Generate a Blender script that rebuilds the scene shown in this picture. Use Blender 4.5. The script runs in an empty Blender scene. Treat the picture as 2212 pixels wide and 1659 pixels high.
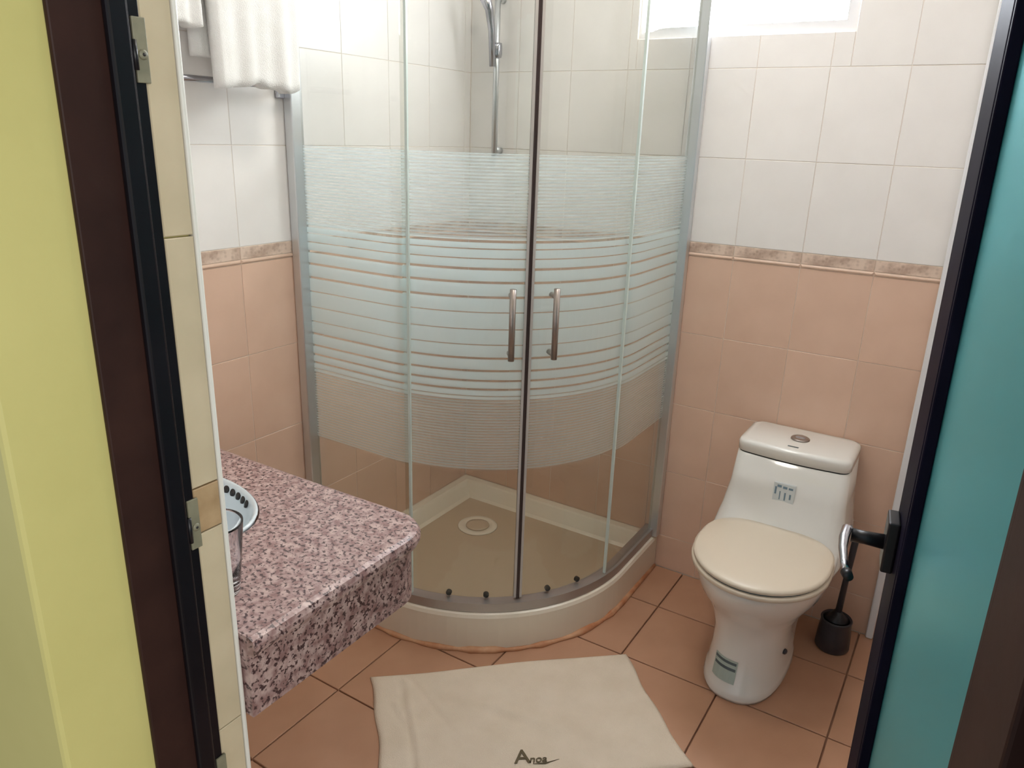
import bpy, bmesh, math, random
from mathutils import Vector, Matrix
random.seed(7)
PI = math.pi
scene = bpy.context.scene
COL = scene.collection

# ------------------------------------------------------------------ camera
cam_d = bpy.data.cameras.new('camera')
cam = bpy.data.objects.new('camera', cam_d)
COL.objects.link(cam)
R_ = Vector((0.845317, 0.533340, 0.031426))
U_ = Vector((-0.192607, 0.249351, 0.949066))
F_ = Vector((-0.498339, 0.808315, -0.313505))
M = Matrix.Identity(4)
for i in range(3):
    M[i][0], M[i][1], M[i][2] = R_[i], U_[i], -F_[i]
M[0][3], M[1][3], M[2][3] = 1.65389, -2.33825, 1.47246
cam.matrix_world = M
cam_d.sensor_width = 36.0
cam_d.lens = 1626.23 / 2212 * 36.0
cam_d.clip_start = 0.02
scene.camera = cam

# ------------------------------------------------------------------ view, world, lights
scene.view_settings.view_transform = 'Standard'
scene.view_settings.look = 'None'
scene.view_settings.gamma = 1.0
scene.view_settings.use_curve_mapping = False
scene.view_settings.exposure = 0.56
W = bpy.data.worlds.new('world')
scene.world = W
W.use_nodes = True
bg = W.node_tree.nodes['Background']
bg.inputs[0].default_value = (0.86, 0.93, 1.0, 1)
bg.inputs[1].default_value = 0.42
WINDOW_LIGHT = 21.0
ADDED_CEILING_LIGHT = 17.0  # strength of the added, unseen ceiling lamp


def area(name, loc, target, sx, sy, power, color):
    l = bpy.data.lights.new(name, 'AREA')
    l.shape = 'RECTANGLE'
    l.size, l.size_y = sx, sy
    l.energy = power
    l.color = color
    o = bpy.data.objects.new(name, l)
    o.location = loc
    o.rotation_euler = (Vector(target) - Vector(loc)).to_track_quat('-Z', 'Y').to_euler()
    COL.objects.link(o)
    return o


# daylight from the hall's own window, behind and beside the photographer
area('hall_daylight', (3.1, -2.75, 1.6), (0.6, -2.05, 1.25), 0.9, 1.5, 20, (1.0, 0.97, 0.90))

# ------------------------------------------------------------------ materials
def nt(name):
    m = bpy.data.materials.new(name)
    m.use_nodes = True
    t = m.node_tree
    return m, t, t.nodes['Principled BSDF'], t.nodes['Material Output']


def plain(name, col, rough=0.5, metal=0.0, spec=None, coat=0.0):
    m, t, b, o = nt(name)
    b.inputs['Base Color'].default_value = (*col, 1)
    b.inputs['Roughness'].default_value = rough
    b.inputs['Metallic'].default_value = metal
    if spec is not None:
        b.inputs['Specular IOR Level'].default_value = spec
    if coat:
        b.inputs['Coat Weight'].default_value = coat
        b.inputs['Coat Roughness'].default_value = 0.06
    return m


def mottled(name, c1, c2, scale, rough=0.4, bump=0.0, detail=4, vary=0.0, bscale=None, spec=None):
    m, t, b, o = nt(name)
    N, L = t.nodes.new, t.links.new
    tc = N('ShaderNodeTexCoord')
    n = N('ShaderNodeTexNoise')
    n.inputs['Scale'].default_value = scale
    n.inputs['Detail'].default_value = detail
    L(tc.outputs['Object'], n.inputs['Vector'])
    r = N('ShaderNodeValToRGB')
    r.color_ramp.elements[0].position = 0.32
    r.color_ramp.elements[1].position = 0.68
    r.color_ramp.elements[0].color = (*c1, 1)
    r.color_ramp.elements[1].color = (*c2, 1)
    L(n.outputs['Fac'], r.inputs['Fac'])
    col = r.outputs['Color']
    if vary:
        oi = N('ShaderNodeObjectInfo')
        mr = N('ShaderNodeMapRange')
        mr.inputs['To Min'].default_value = 1 - vary
        mr.inputs['To Max'].default_value = 1 + vary
        L(oi.outputs['Random'], mr.inputs['Value'])
        hsv = N('ShaderNodeHueSaturation')
        L(mr.outputs['Result'], hsv.inputs['Value'])
        L(col, hsv.inputs['Color'])
        col = hsv.outputs['Color']
    L(col, b.inputs['Base Color'])
    b.inputs['Roughness'].default_value = rough
    if spec is not None:
        b.inputs['Specular IOR Level'].default_value = spec
    if bump:
        n2 = N('ShaderNodeTexNoise')
        n2.inputs['Scale'].default_value = bscale or scale * 4
        L(tc.outputs['Object'], n2.inputs['Vector'])
        bp = N('ShaderNodeBump')
        bp.inputs['Strength'].default_value = bump
        bp.inputs['Distance'].default_value = 0.004
        L(n2.outputs['Fac'], bp.inputs['Height'])
        L(bp.outputs['Normal'], b.inputs['Normal'])
    return m


MT = {}
MT['cream_tile'] = mottled('cream_tile', (0.84, 0.805, 0.775), (0.87, 0.835, 0.805), 9, 0.28, 0.02, vary=0.02)
MT['peach_tile'] = mottled('peach_tile', (0.72, 0.485, 0.36), (0.76, 0.52, 0.39), 9, 0.30, 0.03, vary=0.025)
MT['floor_tile'] = mottled('floor_tile', (0.45, 0.24, 0.145), (0.50, 0.275, 0.17), 7, 0.38, 0.03, vary=0.04)
MT['grout'] = mottled('grout', (0.82, 0.73, 0.64), (0.84, 0.75, 0.66), 60, 0.9)
MT['floor_grout'] = mottled('floor_grout', (0.28, 0.14, 0.085), (0.34, 0.175, 0.11), 40, 0.9)
MT['pencil'] = plain('pencil_trim', (0.70, 0.50, 0.38), 0.3)
MT['paint_yellow'] = mottled('paint_yellow', (0.60, 0.545, 0.20), (0.645, 0.585, 0.225), 5, 0.55, 0.08, bscale=60)
MT['plaster'] = mottled('plaster', (0.78, 0.76, 0.72), (0.82, 0.80, 0.76), 8, 0.8)
MT['hall_floor'] = mottled('hall_floor', (0.32, 0.24, 0.18), (0.38, 0.29, 0.22), 6, 0.5)
MT['reveal_tile'] = mottled('reveal_tile', (0.60, 0.50, 0.34), (0.68, 0.57, 0.40), 11, 0.35, 0.03, vary=0.02)
MT['reveal_border'] = mottled('reveal_border', (0.42, 0.28, 0.15), (0.55, 0.38, 0.22), 30, 0.35)
MT['white_trim'] = plain('white_trim', (0.84, 0.82, 0.76), 0.35)
MT['ceramic'] = plain('ceramic', (0.80, 0.78, 0.73), 0.12, coat=0.4)
MT['basin'] = plain('basin_ceramic', (0.72, 0.80, 0.84), 0.12, coat=0.4)
MT['seat_plastic'] = plain('seat_plastic', (0.69, 0.595, 0.47), 0.32)
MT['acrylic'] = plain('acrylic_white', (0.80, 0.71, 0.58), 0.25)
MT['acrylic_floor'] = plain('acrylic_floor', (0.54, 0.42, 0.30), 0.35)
MT['alu'] = plain('aluminium', (0.68, 0.70, 0.72), 0.28, 0.9)
MT['alu_rail'] = plain('aluminium_rail', (0.42, 0.40, 0.39), 0.38, 0.75)
MT['chrome'] = plain('chrome', (0.46, 0.46, 0.50), 0.20, 1.0)
MT['bronze_handle'] = plain('nickel_handle', (0.36, 0.31, 0.28), 0.32, 0.8)
MT['seal'] = plain('dark_seal', (0.045, 0.025, 0.022), 0.5)
MT['rubber'] = plain('black_rubber', (0.02, 0.018, 0.018), 0.6)
MT['sealant'] = mottled('stained_sealant', (0.50, 0.20, 0.09), (0.66, 0.38, 0.22), 22, 0.6)
MT['towel'] = mottled('white_terry', (0.86, 0.85, 0.82), (0.90, 0.89, 0.87), 30, 0.95, 0.5, bscale=420, spec=0.1)
MT['mat'] = mottled('bath_mat_terry', (0.76, 0.64, 0.50), (0.81, 0.69, 0.55), 14, 0.95, 0.6, bscale=500, spec=0.1)
MT['mat_print'] = plain('olive_print', (0.13, 0.10, 0.055), 0.9)
MT['mat_print_pale'] = plain('pale_red_print', (0.42, 0.20, 0.14), 0.9)
MT['dark_wood'] = mottled('dark_wood', (0.028, 0.011, 0.009), (0.042, 0.017, 0.013), 12, 0.55, 0.05, spec=0.22)
MT['black_gloss'] = mottled('black_paint', (0.005, 0.004, 0.006), (0.008, 0.006, 0.009), 10, 0.34, 0.03, spec=0.3)
MT['door_stile'] = mottled('door_stile_paint', (0.009, 0.008, 0.017), (0.012, 0.010, 0.022), 10, 0.5, 0.0, spec=0.02)
MT['brass_dull'] = mottled('dull_brass', (0.20, 0.19, 0.13), (0.28, 0.26, 0.18), 40, 0.45)
MT['black_metal'] = plain('black_metal', (0.012, 0.011, 0.014), 0.35, 0.2)
MT['dark_plastic'] = plain('dark_plastic', (0.035, 0.032, 0.038), 0.35)
MT['sticker_pale'] = plain('sticker_pale', (0.66, 0.70, 0.70), 0.4)
MT['sticker_blue'] = plain('sticker_blue', (0.17, 0.26, 0.33), 0.4)
MT['sticker_green'] = plain('sticker_green', (0.42, 0.50, 0.45), 0.4)
MT['ink_and_gap_shade'] = plain('ink_and_gap_shade', (0.10, 0.13, 0.14), 0.4)
MT['pvc'] = plain('white_plastic', (0.80, 0.80, 0.82), 0.3)


def emission(name, col, strength):
    m = bpy.data.materials.new(name)
    m.use_nodes = True
    t = m.node_tree
    t.nodes.clear()
    e = t.nodes.new('ShaderNodeEmission')
    e.inputs[0].default_value = (*col, 1)
    e.inputs[1].default_value = strength
    o = t.nodes.new('ShaderNodeOutputMaterial')
    t.links.new(e.outputs[0], o.inputs[0])
    return m


MT['window_pane'] = emission('daylit_pane', (0.88, 0.93, 1.0), WINDOW_LIGHT)
MT['added_lamp_glass'] = emission('added_lamp_glass', (1.0, 0.93, 0.83), ADDED_CEILING_LIGHT)


def granite():
    m, t, b, o = nt('pink_granite')
    N, L = t.nodes.new, t.links.new
    tc = N('ShaderNodeTexCoord')
    n1 = N('ShaderNodeTexNoise'); n1.inputs['Scale'].default_value = 150; n1.inputs['Detail'].default_value = 3
    n1.inputs['Roughness'].default_value = 0.55
    n2 = N('ShaderNodeTexNoise'); n2.inputs['Scale'].default_value = 60; n2.inputs['Detail'].default_value = 2
    L(tc.outputs['Object'], n1.inputs['Vector']); L(tc.outputs['Object'], n2.inputs['Vector'])
    r2 = N('ShaderNodeValToRGB')
    e = r2.color_ramp.elements
    e[0].position, e[0].color = 0.36, (0.29, 0.165, 0.155, 1)
    e[1].position, e[1].color = 0.66, (0.56, 0.405, 0.375, 1)
    L(n2.outputs['Fac'], r2.inputs['Fac'])
    r1 = N('ShaderNodeValToRGB')
    e = r1.color_ramp.elements
    e[0].position, e[0].color = 0.40, (0, 0, 0, 1)
    e[1].position, e[1].color = 0.475, (1, 1, 1, 1)
    L(n1.outputs['Fac'], r1.inputs['Fac'])
    mx = N('ShaderNodeMix'); mx.data_type = 'RGBA'
    mx.inputs['A'].default_value = (0.075, 0.04, 0.042, 1)
    L(r1.outputs['Color'], mx.inputs['Factor']); L(r2.outputs['Color'], mx.inputs['B'])
    L(mx.outputs['Result'], b.inputs['Base Color'])
    b.inputs['Roughness'].default_value = 0.32
    return m


MT['granite'] = granite()


def border():
    m, t, b, o = nt('flecked_border')
    N, L = t.nodes.new, t.links.new
    tc = N('ShaderNodeTexCoord')
    v = N('ShaderNodeTexVoronoi'); v.inputs['Scale'].default_value = 75
    n = N('ShaderNodeTexNoise'); n.inputs['Scale'].default_value = 26; n.inputs['Detail'].default_value = 4
    L(tc.outputs['Object'], v.inputs['Vector']); L(tc.outputs['Object'], n.inputs['Vector'])
    r = N('ShaderNodeValToRGB')
    e = r.color_ramp.elements
    e[0].position, e[0].color = 0.36, (0.48, 0.34, 0.26, 1)
    e[1].position, e[1].color = 0.60, (0.74, 0.58, 0.47, 1)
    L(n.outputs['Fac'], r.inputs['Fac'])
    mx = N('ShaderNodeMix'); mx.data_type = 'RGBA'; mx.blend_type = 'MULTIPLY'
    mx.inputs['Factor'].default_value = 0.35
    v.voronoi_dimensions = '3D'
    rv_ = N('ShaderNodeValToRGB')
    rv_.color_ramp.elements[0].position = 0.15; rv_.color_ramp.elements[0].color = (0.45, 0.36, 0.30, 1)
    rv_.color_ramp.elements[1].position = 0.45; rv_.color_ramp.elements[1].color = (1, 1, 1, 1)
    L(v.outputs['Distance'], rv_.inputs['Fac'])
    L(r.outputs['Color'], mx.inputs['A']); L(rv_.outputs['Color'], mx.inputs['B'])
    L(mx.outputs['Result'], b.inputs['Base Color'])
    b.inputs['Roughness'].default_value = 0.35
    return m


MT['border'] = border()

GAPS = [1.213, 1.193, 1.169, 1.143, 1.107, 1.069, 1.028, 0.983, 0.941, 0.903, 0.868, 0.840, 0.816, 0.797]


def shower_glass():
    """clear glass with a printed frosted band: broad stripes between fine lines."""
    m = bpy.data.materials.new('banded_shower_glass')
    m.use_nodes = True
    t = m.node_tree
    t.nodes.clear()
    N, L = t.nodes.new, t.links.new
    out = N('ShaderNodeOutputMaterial')
    tr = N('ShaderNodeBsdfTransparent'); tr.inputs[0].default_value = (0.925, 0.930, 0.905, 1)
    gl = N('ShaderNodeBsdfGlossy'); gl.inputs['Roughness'].default_value = 0.02
    lw = N('ShaderNodeLayerWeight'); lw.inputs['Blend'].default_value = 0.5
    pw = N('ShaderNodeMath'); pw.operation = 'POWER'; pw.inputs[1].default_value = 5.0
    L(lw.outputs['Facing'], pw.inputs[0])
    fr = N('ShaderNodeMath'); fr.operation = 'MULTIPLY_ADD'
    fr.inputs[1].default_value = 0.60; fr.inputs[2].default_value = 0.035
    L(pw.outputs[0], fr.inputs[0])
    clear = N('ShaderNodeMixShader')
    L(fr.outputs[0], clear.inputs[0]); L(tr.outputs[0], clear.inputs[1]); L(gl.outputs[0], clear.inputs[2])
    di = N('ShaderNodeBsdfDiffuse'); di.inputs[0].default_value = (0.82, 0.91, 0.91, 1)
    tl = N('ShaderNodeBsdfTranslucent'); tl.inputs[0].default_value = (0.78, 0.92, 0.94, 1)
    fm = N('ShaderNodeMixShader'); fm.inputs[0].default_value = 0.65
    L(di.outputs[0], fm.inputs[1]); L(tl.outputs[0], fm.inputs[2])
    tc = N('ShaderNodeTexCoord'); sp = N('ShaderNodeSeparateXYZ')
    L(tc.outputs['Object'], sp.inputs[0])
    z0, z1 = 0.55, 1.45
    mr = N('ShaderNodeMapRange')
    mr.inputs['From Min'].default_value = z0; mr.inputs['From Max'].default_value = z1
    L(sp.outputs['Z'], mr.inputs['Value'])

    def steps(stops):
        r = N('ShaderNodeValToRGB')
        cr = r.color_ramp
        cr.interpolation = 'CONSTANT'
        cr.elements[0].position = 0; cr.elements[0].color = (0, 0, 0, 1)
        cr.elements[1].position = (stops[0][0] - z0) / (z1 - z0)
        cr.elements[1].color = (stops[0][1],) * 3 + (1,)
        for z, v in stops[1:]:
            e = cr.elements.new((z - z0) / (z1 - z0))
            e.color = (v, v, v, 1)
        L(mr.outputs['Result'], r.inputs['Fac'])
        return r.outputs['Color']
    st = [(0.786, 1.0)]
    for g in sorted(GAPS):
        st += [(g - 0.0026, 0.10), (g + 0.0026, 1.0)]
    st += [(1.221, 0.0)]
    broad = steps(st)
    zone = steps([(0.575, 1), (0.786, 0), (1.221, 1), (1.426, 0)])
    # fine lines, about 8 mm apart
    mu = N('ShaderNodeMath'); mu.operation = 'MULTIPLY'; mu.inputs[1].default_value = 2 * PI / 0.0082
    L(sp.outputs['Z'], mu.inputs[0])
    sn = N('ShaderNodeMath'); sn.operation = 'SINE'; L(mu.outputs[0], sn.inputs[0])
    gt = N('ShaderNodeMath'); gt.operation = 'GREATER_THAN'; gt.inputs[1].default_value = 0.05
    L(sn.outputs[0], gt.inputs[0])
    fz = N('ShaderNodeMath'); fz.operation = 'MULTIPLY'
    ml = N('ShaderNodeMath'); ml.operation = 'MULTIPLY_ADD'; ml.inputs[1].default_value = 0.30; ml.inputs[2].default_value = 0.22
    L(gt.outputs[0], ml.inputs[0])
    L(zone, fz.inputs[0]); L(ml.outputs[0], fz.inputs[1])
    ad = N('ShaderNodeMath'); ad.operation = 'ADD'; ad.use_clamp = True
    L(broad, ad.inputs[0]); L(fz.outputs[0], ad.inputs[1])
    op = N('ShaderNodeMath'); op.operation = 'MULTIPLY'; op.inputs[1].default_value = 0.60
    L(ad.outputs[0], op.inputs[0])
    fin = N('ShaderNodeMixShader')
    L(op.outputs[0], fin.inputs[0]); L(clear.outputs[0], fin.inputs[1]); L(fm.outputs[0], fin.inputs[2])
    L(fin.outputs[0], out.inputs[0])
    return m


MT['shower_glass'] = shower_glass()


def teal_glass():
    m = bpy.data.materials.new('frosted_teal_glass')
    m.use_nodes = True
    t = m.node_tree
    t.nodes.clear()
    N, L = t.nodes.new, t.links.new
    out = N('ShaderNodeOutputMaterial')
    di = N('ShaderNodeBsdfDiffuse'); di.inputs[0].default_value = (0.085, 0.38, 0.41, 1)
    tl = N('ShaderNodeBsdfTranslucent'); tl.inputs[0].default_value = (0.16, 0.70, 0.74, 1)
    gl = N('ShaderNodeBsdfGlossy'); gl.inputs['Roughness'].default_value = 0.36
    gl.inputs[0].default_value = (0.52, 0.90, 0.96, 1)
    a = N('ShaderNodeMixShader'); a.inputs[0].default_value = 0.40
    L(di.outputs[0], a.inputs[1]); L(tl.outputs[0], a.inputs[2])
    lw = N('ShaderNodeLayerWeight'); lw.inputs['Blend'].default_value = 0.5
    pw = N('ShaderNodeMath'); pw.operation = 'POWER'; pw.inputs[1].default_value = 5.0
    L(lw.outputs['Facing'], pw.inputs[0])
    fr = N('ShaderNodeMath'); fr.operation = 'MULTIPLY_ADD'
    fr.inputs[1].default_value = 0.75; fr.inputs[2].default_value = 0.05
    L(pw.outputs[0], fr.inputs[0])
    b = N('ShaderNodeMixShader')
    L(fr.outputs[0], b.inputs[0]); L(a.outputs[0], b.inputs[1]); L(gl.outputs[0], b.inputs[2])
    L(b.outputs[0], out.inputs[0])
    return m


MT['teal_glass'] = teal_glass()


def tumbler_glass():
    m, t, b, o = nt('clear_tumbler_glass')
    b.inputs['Base Color'].default_value = (0.93, 0.95, 0.97, 1)
    b.inputs['Roughness'].default_value = 0.03
    b.inputs['IOR'].default_value = 1.45
    b.inputs['Transmission Weight'].default_value = 1.0
    return m


MT['tumbler'] = tumbler_glass()
MT['white_edge'] = plain('clear_seal_edge', (0.52, 0.48, 0.45), 0.15)

# ------------------------------------------------------------------ helpers
def link(name, mesh, mat, parent=None, smooth=False, loc=None, rot=None):
    o = bpy.data.objects.new(name, mesh)
    COL.objects.link(o)
    if mat is not None:
        mesh.materials.clear()
        mesh.materials.append(MT[mat] if isinstance(mat, str) else mat)
    if smooth:
        for p in mesh.polygons:
            p.use_smooth = True
    if loc is not None:
        o.location = loc
    if rot is not None:
        o.rotation_euler = rot
    if parent is not None:
        o.parent = parent
        w = Matrix.Identity(4)
        q = parent
        chain = []
        while q is not None:
            chain.append(q)
            q = q.parent
        for q in reversed(chain):
            if q.parent is None:
                w = q.matrix_basis.copy()
            else:
                w = w @ q.matrix_parent_inverse @ q.matrix_basis
        o.matrix_parent_inverse = w.inverted()
    return o


def mesh_of(verts, faces, name='m'):
    me = bpy.data.meshes.new(name)
    me.from_pydata([tuple(v) for v in verts], [], faces)
    me.validate()
    bm = bmesh.new()
    bm.from_mesh(me)
    bmesh.ops.recalc_face_normals(bm, faces=bm.faces)
    bm.to_mesh(me)
    bm.free()
    return me


def boxes_mesh(bxs, bevel=0.0, seg=2):
    bm = bmesh.new()
    for (x0, x1, y0, y1, z0, z1) in bxs:
        r = bmesh.ops.create_cube(bm, size=1.0)
        bmesh.ops.scale(bm, vec=(x1 - x0, y1 - y0, z1 - z0), verts=r['verts'])
        bmesh.ops.translate(bm, vec=((x0 + x1) / 2, (y0 + y1) / 2, (z0 + z1) / 2), verts=r['verts'])
    if bevel:
        bmesh.ops.bevel(bm, geom=bm.edges[:], offset=bevel, segments=seg, affect='EDGES', profile=0.5)
    me = bpy.data.meshes.new('m')
    bm.to_mesh(me)
    bm.free()
    return me


def box(name, b, mat, parent=None, bevel=0.0, seg=2):
    return link(name, boxes_mesh([b], bevel, seg), mat, parent)


def loft(rings, cap0=True, cap1=True, closed=True):
    n = len(rings[0])
    V = [v for r in rings for v in r]
    Fc = []
    for i in range(len(rings) - 1):
        for j in range(n if closed else n - 1):
            k = (j + 1) % n
            Fc.append((i * n + j, i * n + k, (i + 1) * n + k, (i + 1) * n + j))
    if cap0:
        Fc.append(tuple(range(n - 1, -1, -1)))
    if cap1:
        Fc.append(tuple((len(rings) - 1) * n + j for j in range(n)))
    return mesh_of(V, Fc)


def circle(c, r, n=24, axis='z', ry=None):
    ry = ry or r
    out = []
    for k in range(n):
        a = 2 * PI * k / n
        if axis == 'z':
            out.append((c[0] + r * math.cos(a), c[1] + ry * math.sin(a), c[2]))
        elif axis == 'y':
            out.append((c[0] + r * math.cos(a), c[1], c[2] + ry * math.sin(a)))
        else:
            out.append((c[0], c[1] + r * math.cos(a), c[2] + ry * math.sin(a)))
    return out


def tube(path, r, n=12, cap=True):
    """swept tube along points; r a number or a list"""
    P = [Vector(p) for p in path]
    rings = []
    up = Vector((0.13, 0.21, 0.97)).normalized()
    prev = None
    for i, p in enumerate(P):
        if i == 0:
            d = P[1] - P[0]
        elif i == len(P) - 1:
            d = P[-1] - P[-2]
        else:
            d = (P[i + 1] - P[i]).normalized() + (P[i] - P[i - 1]).normalized()
        d.normalize()
        if prev is None:
            a = d.cross(up)
            if a.length < 1e-3:
                a = d.cross(Vector((1, 0, 0)))
            a.normalize()
        else:
            a = prev - d * prev.dot(d)
            a.normalize()
        prev = a
        b = d.cross(a)
        rr = r[i] if isinstance(r, (list, tuple)) else r
        rings.append([p + a * rr * math.cos(2 * PI * k / n) + b * rr * math.sin(2 * PI * k / n) for k in range(n)])
    return loft(rings, cap, cap)


def lathe(c, prof, n=32, cap0=True, cap1=True):
    return loft([circle((c[0], c[1], c[2] + z), r, n) for r, z in prof], cap0, cap1)


def tag(o, label=None, cat=None, group=None, kind=None):
    if label: o['label'] = label
    if cat: o['category'] = cat
    if group: o['group'] = group
    if kind: o['kind'] = kind
    return o


def thing(name, label, cat, loc, kind=None, group=None):
    o = bpy.data.objects.new(name, None)
    o.empty_display_size = 0.05
    o.location = loc
    COL.objects.link(o)
    return tag(o, label, cat, group, kind)


def struct(name, mesh, mat, label, cat):
    o = link(name, mesh, mat)
    return tag(o, label, cat, kind='structure')


# tiles -------------------------------------------------------------
_tile_cache = {}


def tile_mesh(w, h, t, ch, mat):
    key = (round(w, 4), round(h, 4), round(t, 4), round(ch, 4), mat)
    if key in _tile_cache:
        return _tile_cache[key]
    a, b = w / 2, h / 2
    c, d = a - ch, b - ch
    V = [(-a, -b, 0), (a, -b, 0), (a, b, 0), (-a, b, 0),
         (-a, -b, t - ch), (a, -b, t - ch), (a, b, t - ch), (-a, b, t - ch),
         (-c, -d, t), (c, -d, t), (c, d, t), (-c, d, t)]
    Fc = [(3, 2, 1, 0), (8, 9, 10, 11)]
    for i in range(4):
        j = (i + 1) % 4
        Fc += [(i, j, 4 + j, 4 + i), (4 + i, 4 + j, 8 + j, 8 + i)]
    me = bpy.data.meshes.new('tile')
    me.from_pydata(V, [], Fc)
    me.materials.append(MT[mat])
    _tile_cache[key] = me
    return me


ROT = {'back': (PI / 2, 0, 0), 'left': (PI / 2, 0, PI / 2), 'floor': (0, 0, 0), 'right': (PI / 2, 0, -PI / 2)}


def put_tile(parent, side, u0, u1, v0, v1, mat, base, t=0.008, gap=0.0007, ch=0.0010, name='tile'):
    """u: along the wall in world x or y, v: height (or y on the floor)"""
    w, h = u1 - u0 - 2 * gap, v1 - v0 - 2 * gap
    if w < 0.004 or h < 0.004:
        return
    me = tile_mesh(w, h, t, ch, mat)
    o = bpy.data.objects.new(name, me)
    u, v = (u0 + u1) / 2, (v0 + v1) / 2
    jit = random.uniform(-0.0004, 0.0003)
    if side == 'back':
        o.location = (u, base + jit, v)
    elif side == 'left':
        o.location = (base + jit, u, v)
    elif side == 'right':
        o.location = (base + jit, u, v)
    else:
        o.location = (u, v, base + jit)
    o.rotation_euler = ROT[side]
    o.parent = parent
    COL.objects.link(o)


def minus(rects, hole):
    out = []
    hu0, hu1, hv0, hv1 = hole
    for (a, b, c, d) in rects:
        if b <= hu0 or a >= hu1 or d <= hv0 or c >= hv1:
            out.append((a, b, c, d)); continue
        if a < hu0: out.append((a, hu0, c, d))
        if b > hu1: out.append((hu1, b, c, d))
        m0, m1 = max(a, hu0), min(b, hu1)
        if c < hv0: out.append((m0, m1, c, hv0))
        if d > hv1: out.append((m0, m1, hv1, d))
    return out


# ------------------------------------------------------------------ room shell
XR, YF, ZC = 1.86, -1.786, 2.40
TT = 0.008
ZB = 1.127
ROWS = [(0.0, 0.127), (0.127, 0.377), (0.377, 0.627), (0.627, 0.877), (0.877, 1.127)]
UP0 = 1.172
UROWS = [(UP0, 1.427), (1.427, 1.677), (1.677, 1.927), (1.927, 2.177), (2.177, 2.40)]
WIN = (0.625, 1.25, 1.765, 2.26)

fl = struct('floor', boxes_mesh([(-0.12, 1.98, -1.95, 0.12, -0.10, -TT)]), 'floor_grout',
            'bathroom floor of square terracotta coloured tiles with dark joints', 'floor')
S = 0.2941
xs = [0.9588 + S * k for k in range(-4, 5)]
ys = [-0.5327 + S * k for k in range(-5, 3)]
for i in range(len(xs) - 1):
    for j in range(len(ys) - 1):
        x0, x1 = max(xs[i], 0.0), min(xs[i + 1], XR)
        y0, y1 = max(ys[j], -1.95), min(ys[j + 1], 0.0)
        if x1 > x0 and y1 > y0:
            put_tile(fl, 'floor', x0, x1, y0, y1, 'floor_tile', -TT, TT, 0.0022, 0.0012)
hf = struct('floor_hall', boxes_mesh([(-1.2, 3.6, -4.4, -1.95, -0.10, -0.004)]), 'hall_floor',
            'plain brown hall floor outside the bathroom door', 'floor')

wl = struct('wall_left', boxes_mesh([(-0.12, -0.0016, -1.786, 0.12, -TT, ZC)]), 'grout',
            'left tiled wall, cream above and peach below a flecked border, behind shower and towel', 'wall')
JD = 0.0016     # depth of the joints
wb_boxes = [(-TT, WIN[0], JD, 0.12, -TT, ZC), (WIN[1], 1.98, JD, 0.12, -TT, ZC),
            (WIN[0], WIN[1], JD, 0.12, -TT, WIN[2]), (WIN[0], WIN[1], JD, 0.12, WIN[3], ZC)]
wbk = struct('wall_back', boxes_mesh(wb_boxes), 'grout',
             'back tiled wall behind the toilet, cream above and peach below a flecked border', 'wall')


def tile_wall(parent, side, base, edges, hole=None):
    for (v0, v1) in ROWS:
        for k in range(len(edges) - 1):
            put_tile(parent, side, edges[k], edges[k + 1], v0, v1, 'peach_tile', base)
    for k in range(len(edges) - 1):
        put_tile(parent, side, edges[k], edges[k + 1], ZB, ZB + 0.012, 'pencil', base, 0.012, 0.0006, 0.004, 'pencil_trim')
        put_tile(parent, side, edges[k], edges[k + 1], ZB + 0.012, UP0, 'border', base, 0.0085, 0.0008, 0.001, 'border_tile')
    for (v0, v1) in UROWS:
        for k in range(len(edges) - 1):
            rs = [(edges[k], edges[k + 1], v0, v1)]
            if hole: rs = minus(rs, hole)
            for r in rs:
                put_tile(parent, side, r[0], r[1], r[2], r[3], 'cream_tile', base)


eb = [0.0] + [0.199 + 0.2 * k for k in range(8)] + [XR]
tile_wall(wbk, 'back', TT, eb, WIN)
el = [-1.786, -1.636, -1.436, -1.236, -1.036, -0.836, -0.636, -0.436, -0.236, -0.036, 0.0]
tile_wall(wl, 'left', -TT, el)

wr = struct('wall_right', boxes_mesh([(XR + 0.002, 1.98, -1.786, TT, -TT, ZC)]), 'cream_tile',
            'cream right wall standing behind the open glazed door', 'wall')
wf = struct('wall_front', boxes_mesh([(-1.2, 0.868, -2.02, YF, -TT, ZC), (1.775, 3.6, -2.02, YF, -TT, ZC),
                                      (0.868, 1.775, -2.02, YF, 2.10, ZC)], 0.006, 2), 'paint_yellow',
            'yellow painted doorway wall at the left edge of the view', 'wall')
ce = struct('ceiling', boxes_mesh([(-0.12, 1.98, -2.02, 0.12, ZC, ZC + 0.08)]), 'plaster',
            'white plaster ceiling above the bathroom', 'ceiling')
# tiled strip of the reveal, between door frame and inner corner
for (z0, z1, mt) in [(0.0, 0.355, 'reveal_tile'), (0.355, 0.667, 'reveal_tile'), (0.667, 0.977, 'reveal_tile'),
                     (0.977, 1.040, 'reveal_border'), (1.040, 1.351, 'reveal_tile'), (1.351, 1.662, 'reveal_tile'),
                     (1.662, 1.973, 'reveal_tile'), (1.973, 2.09, 'reveal_tile')]:
    put_tile(wf, 'left', -1.8255, -1.7868, z0, z1, mt, 0.8685, 0.0065, 0.0009, 0.0012,
             'border_tile' if mt == 'reveal_border' else 'tile')
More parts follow.
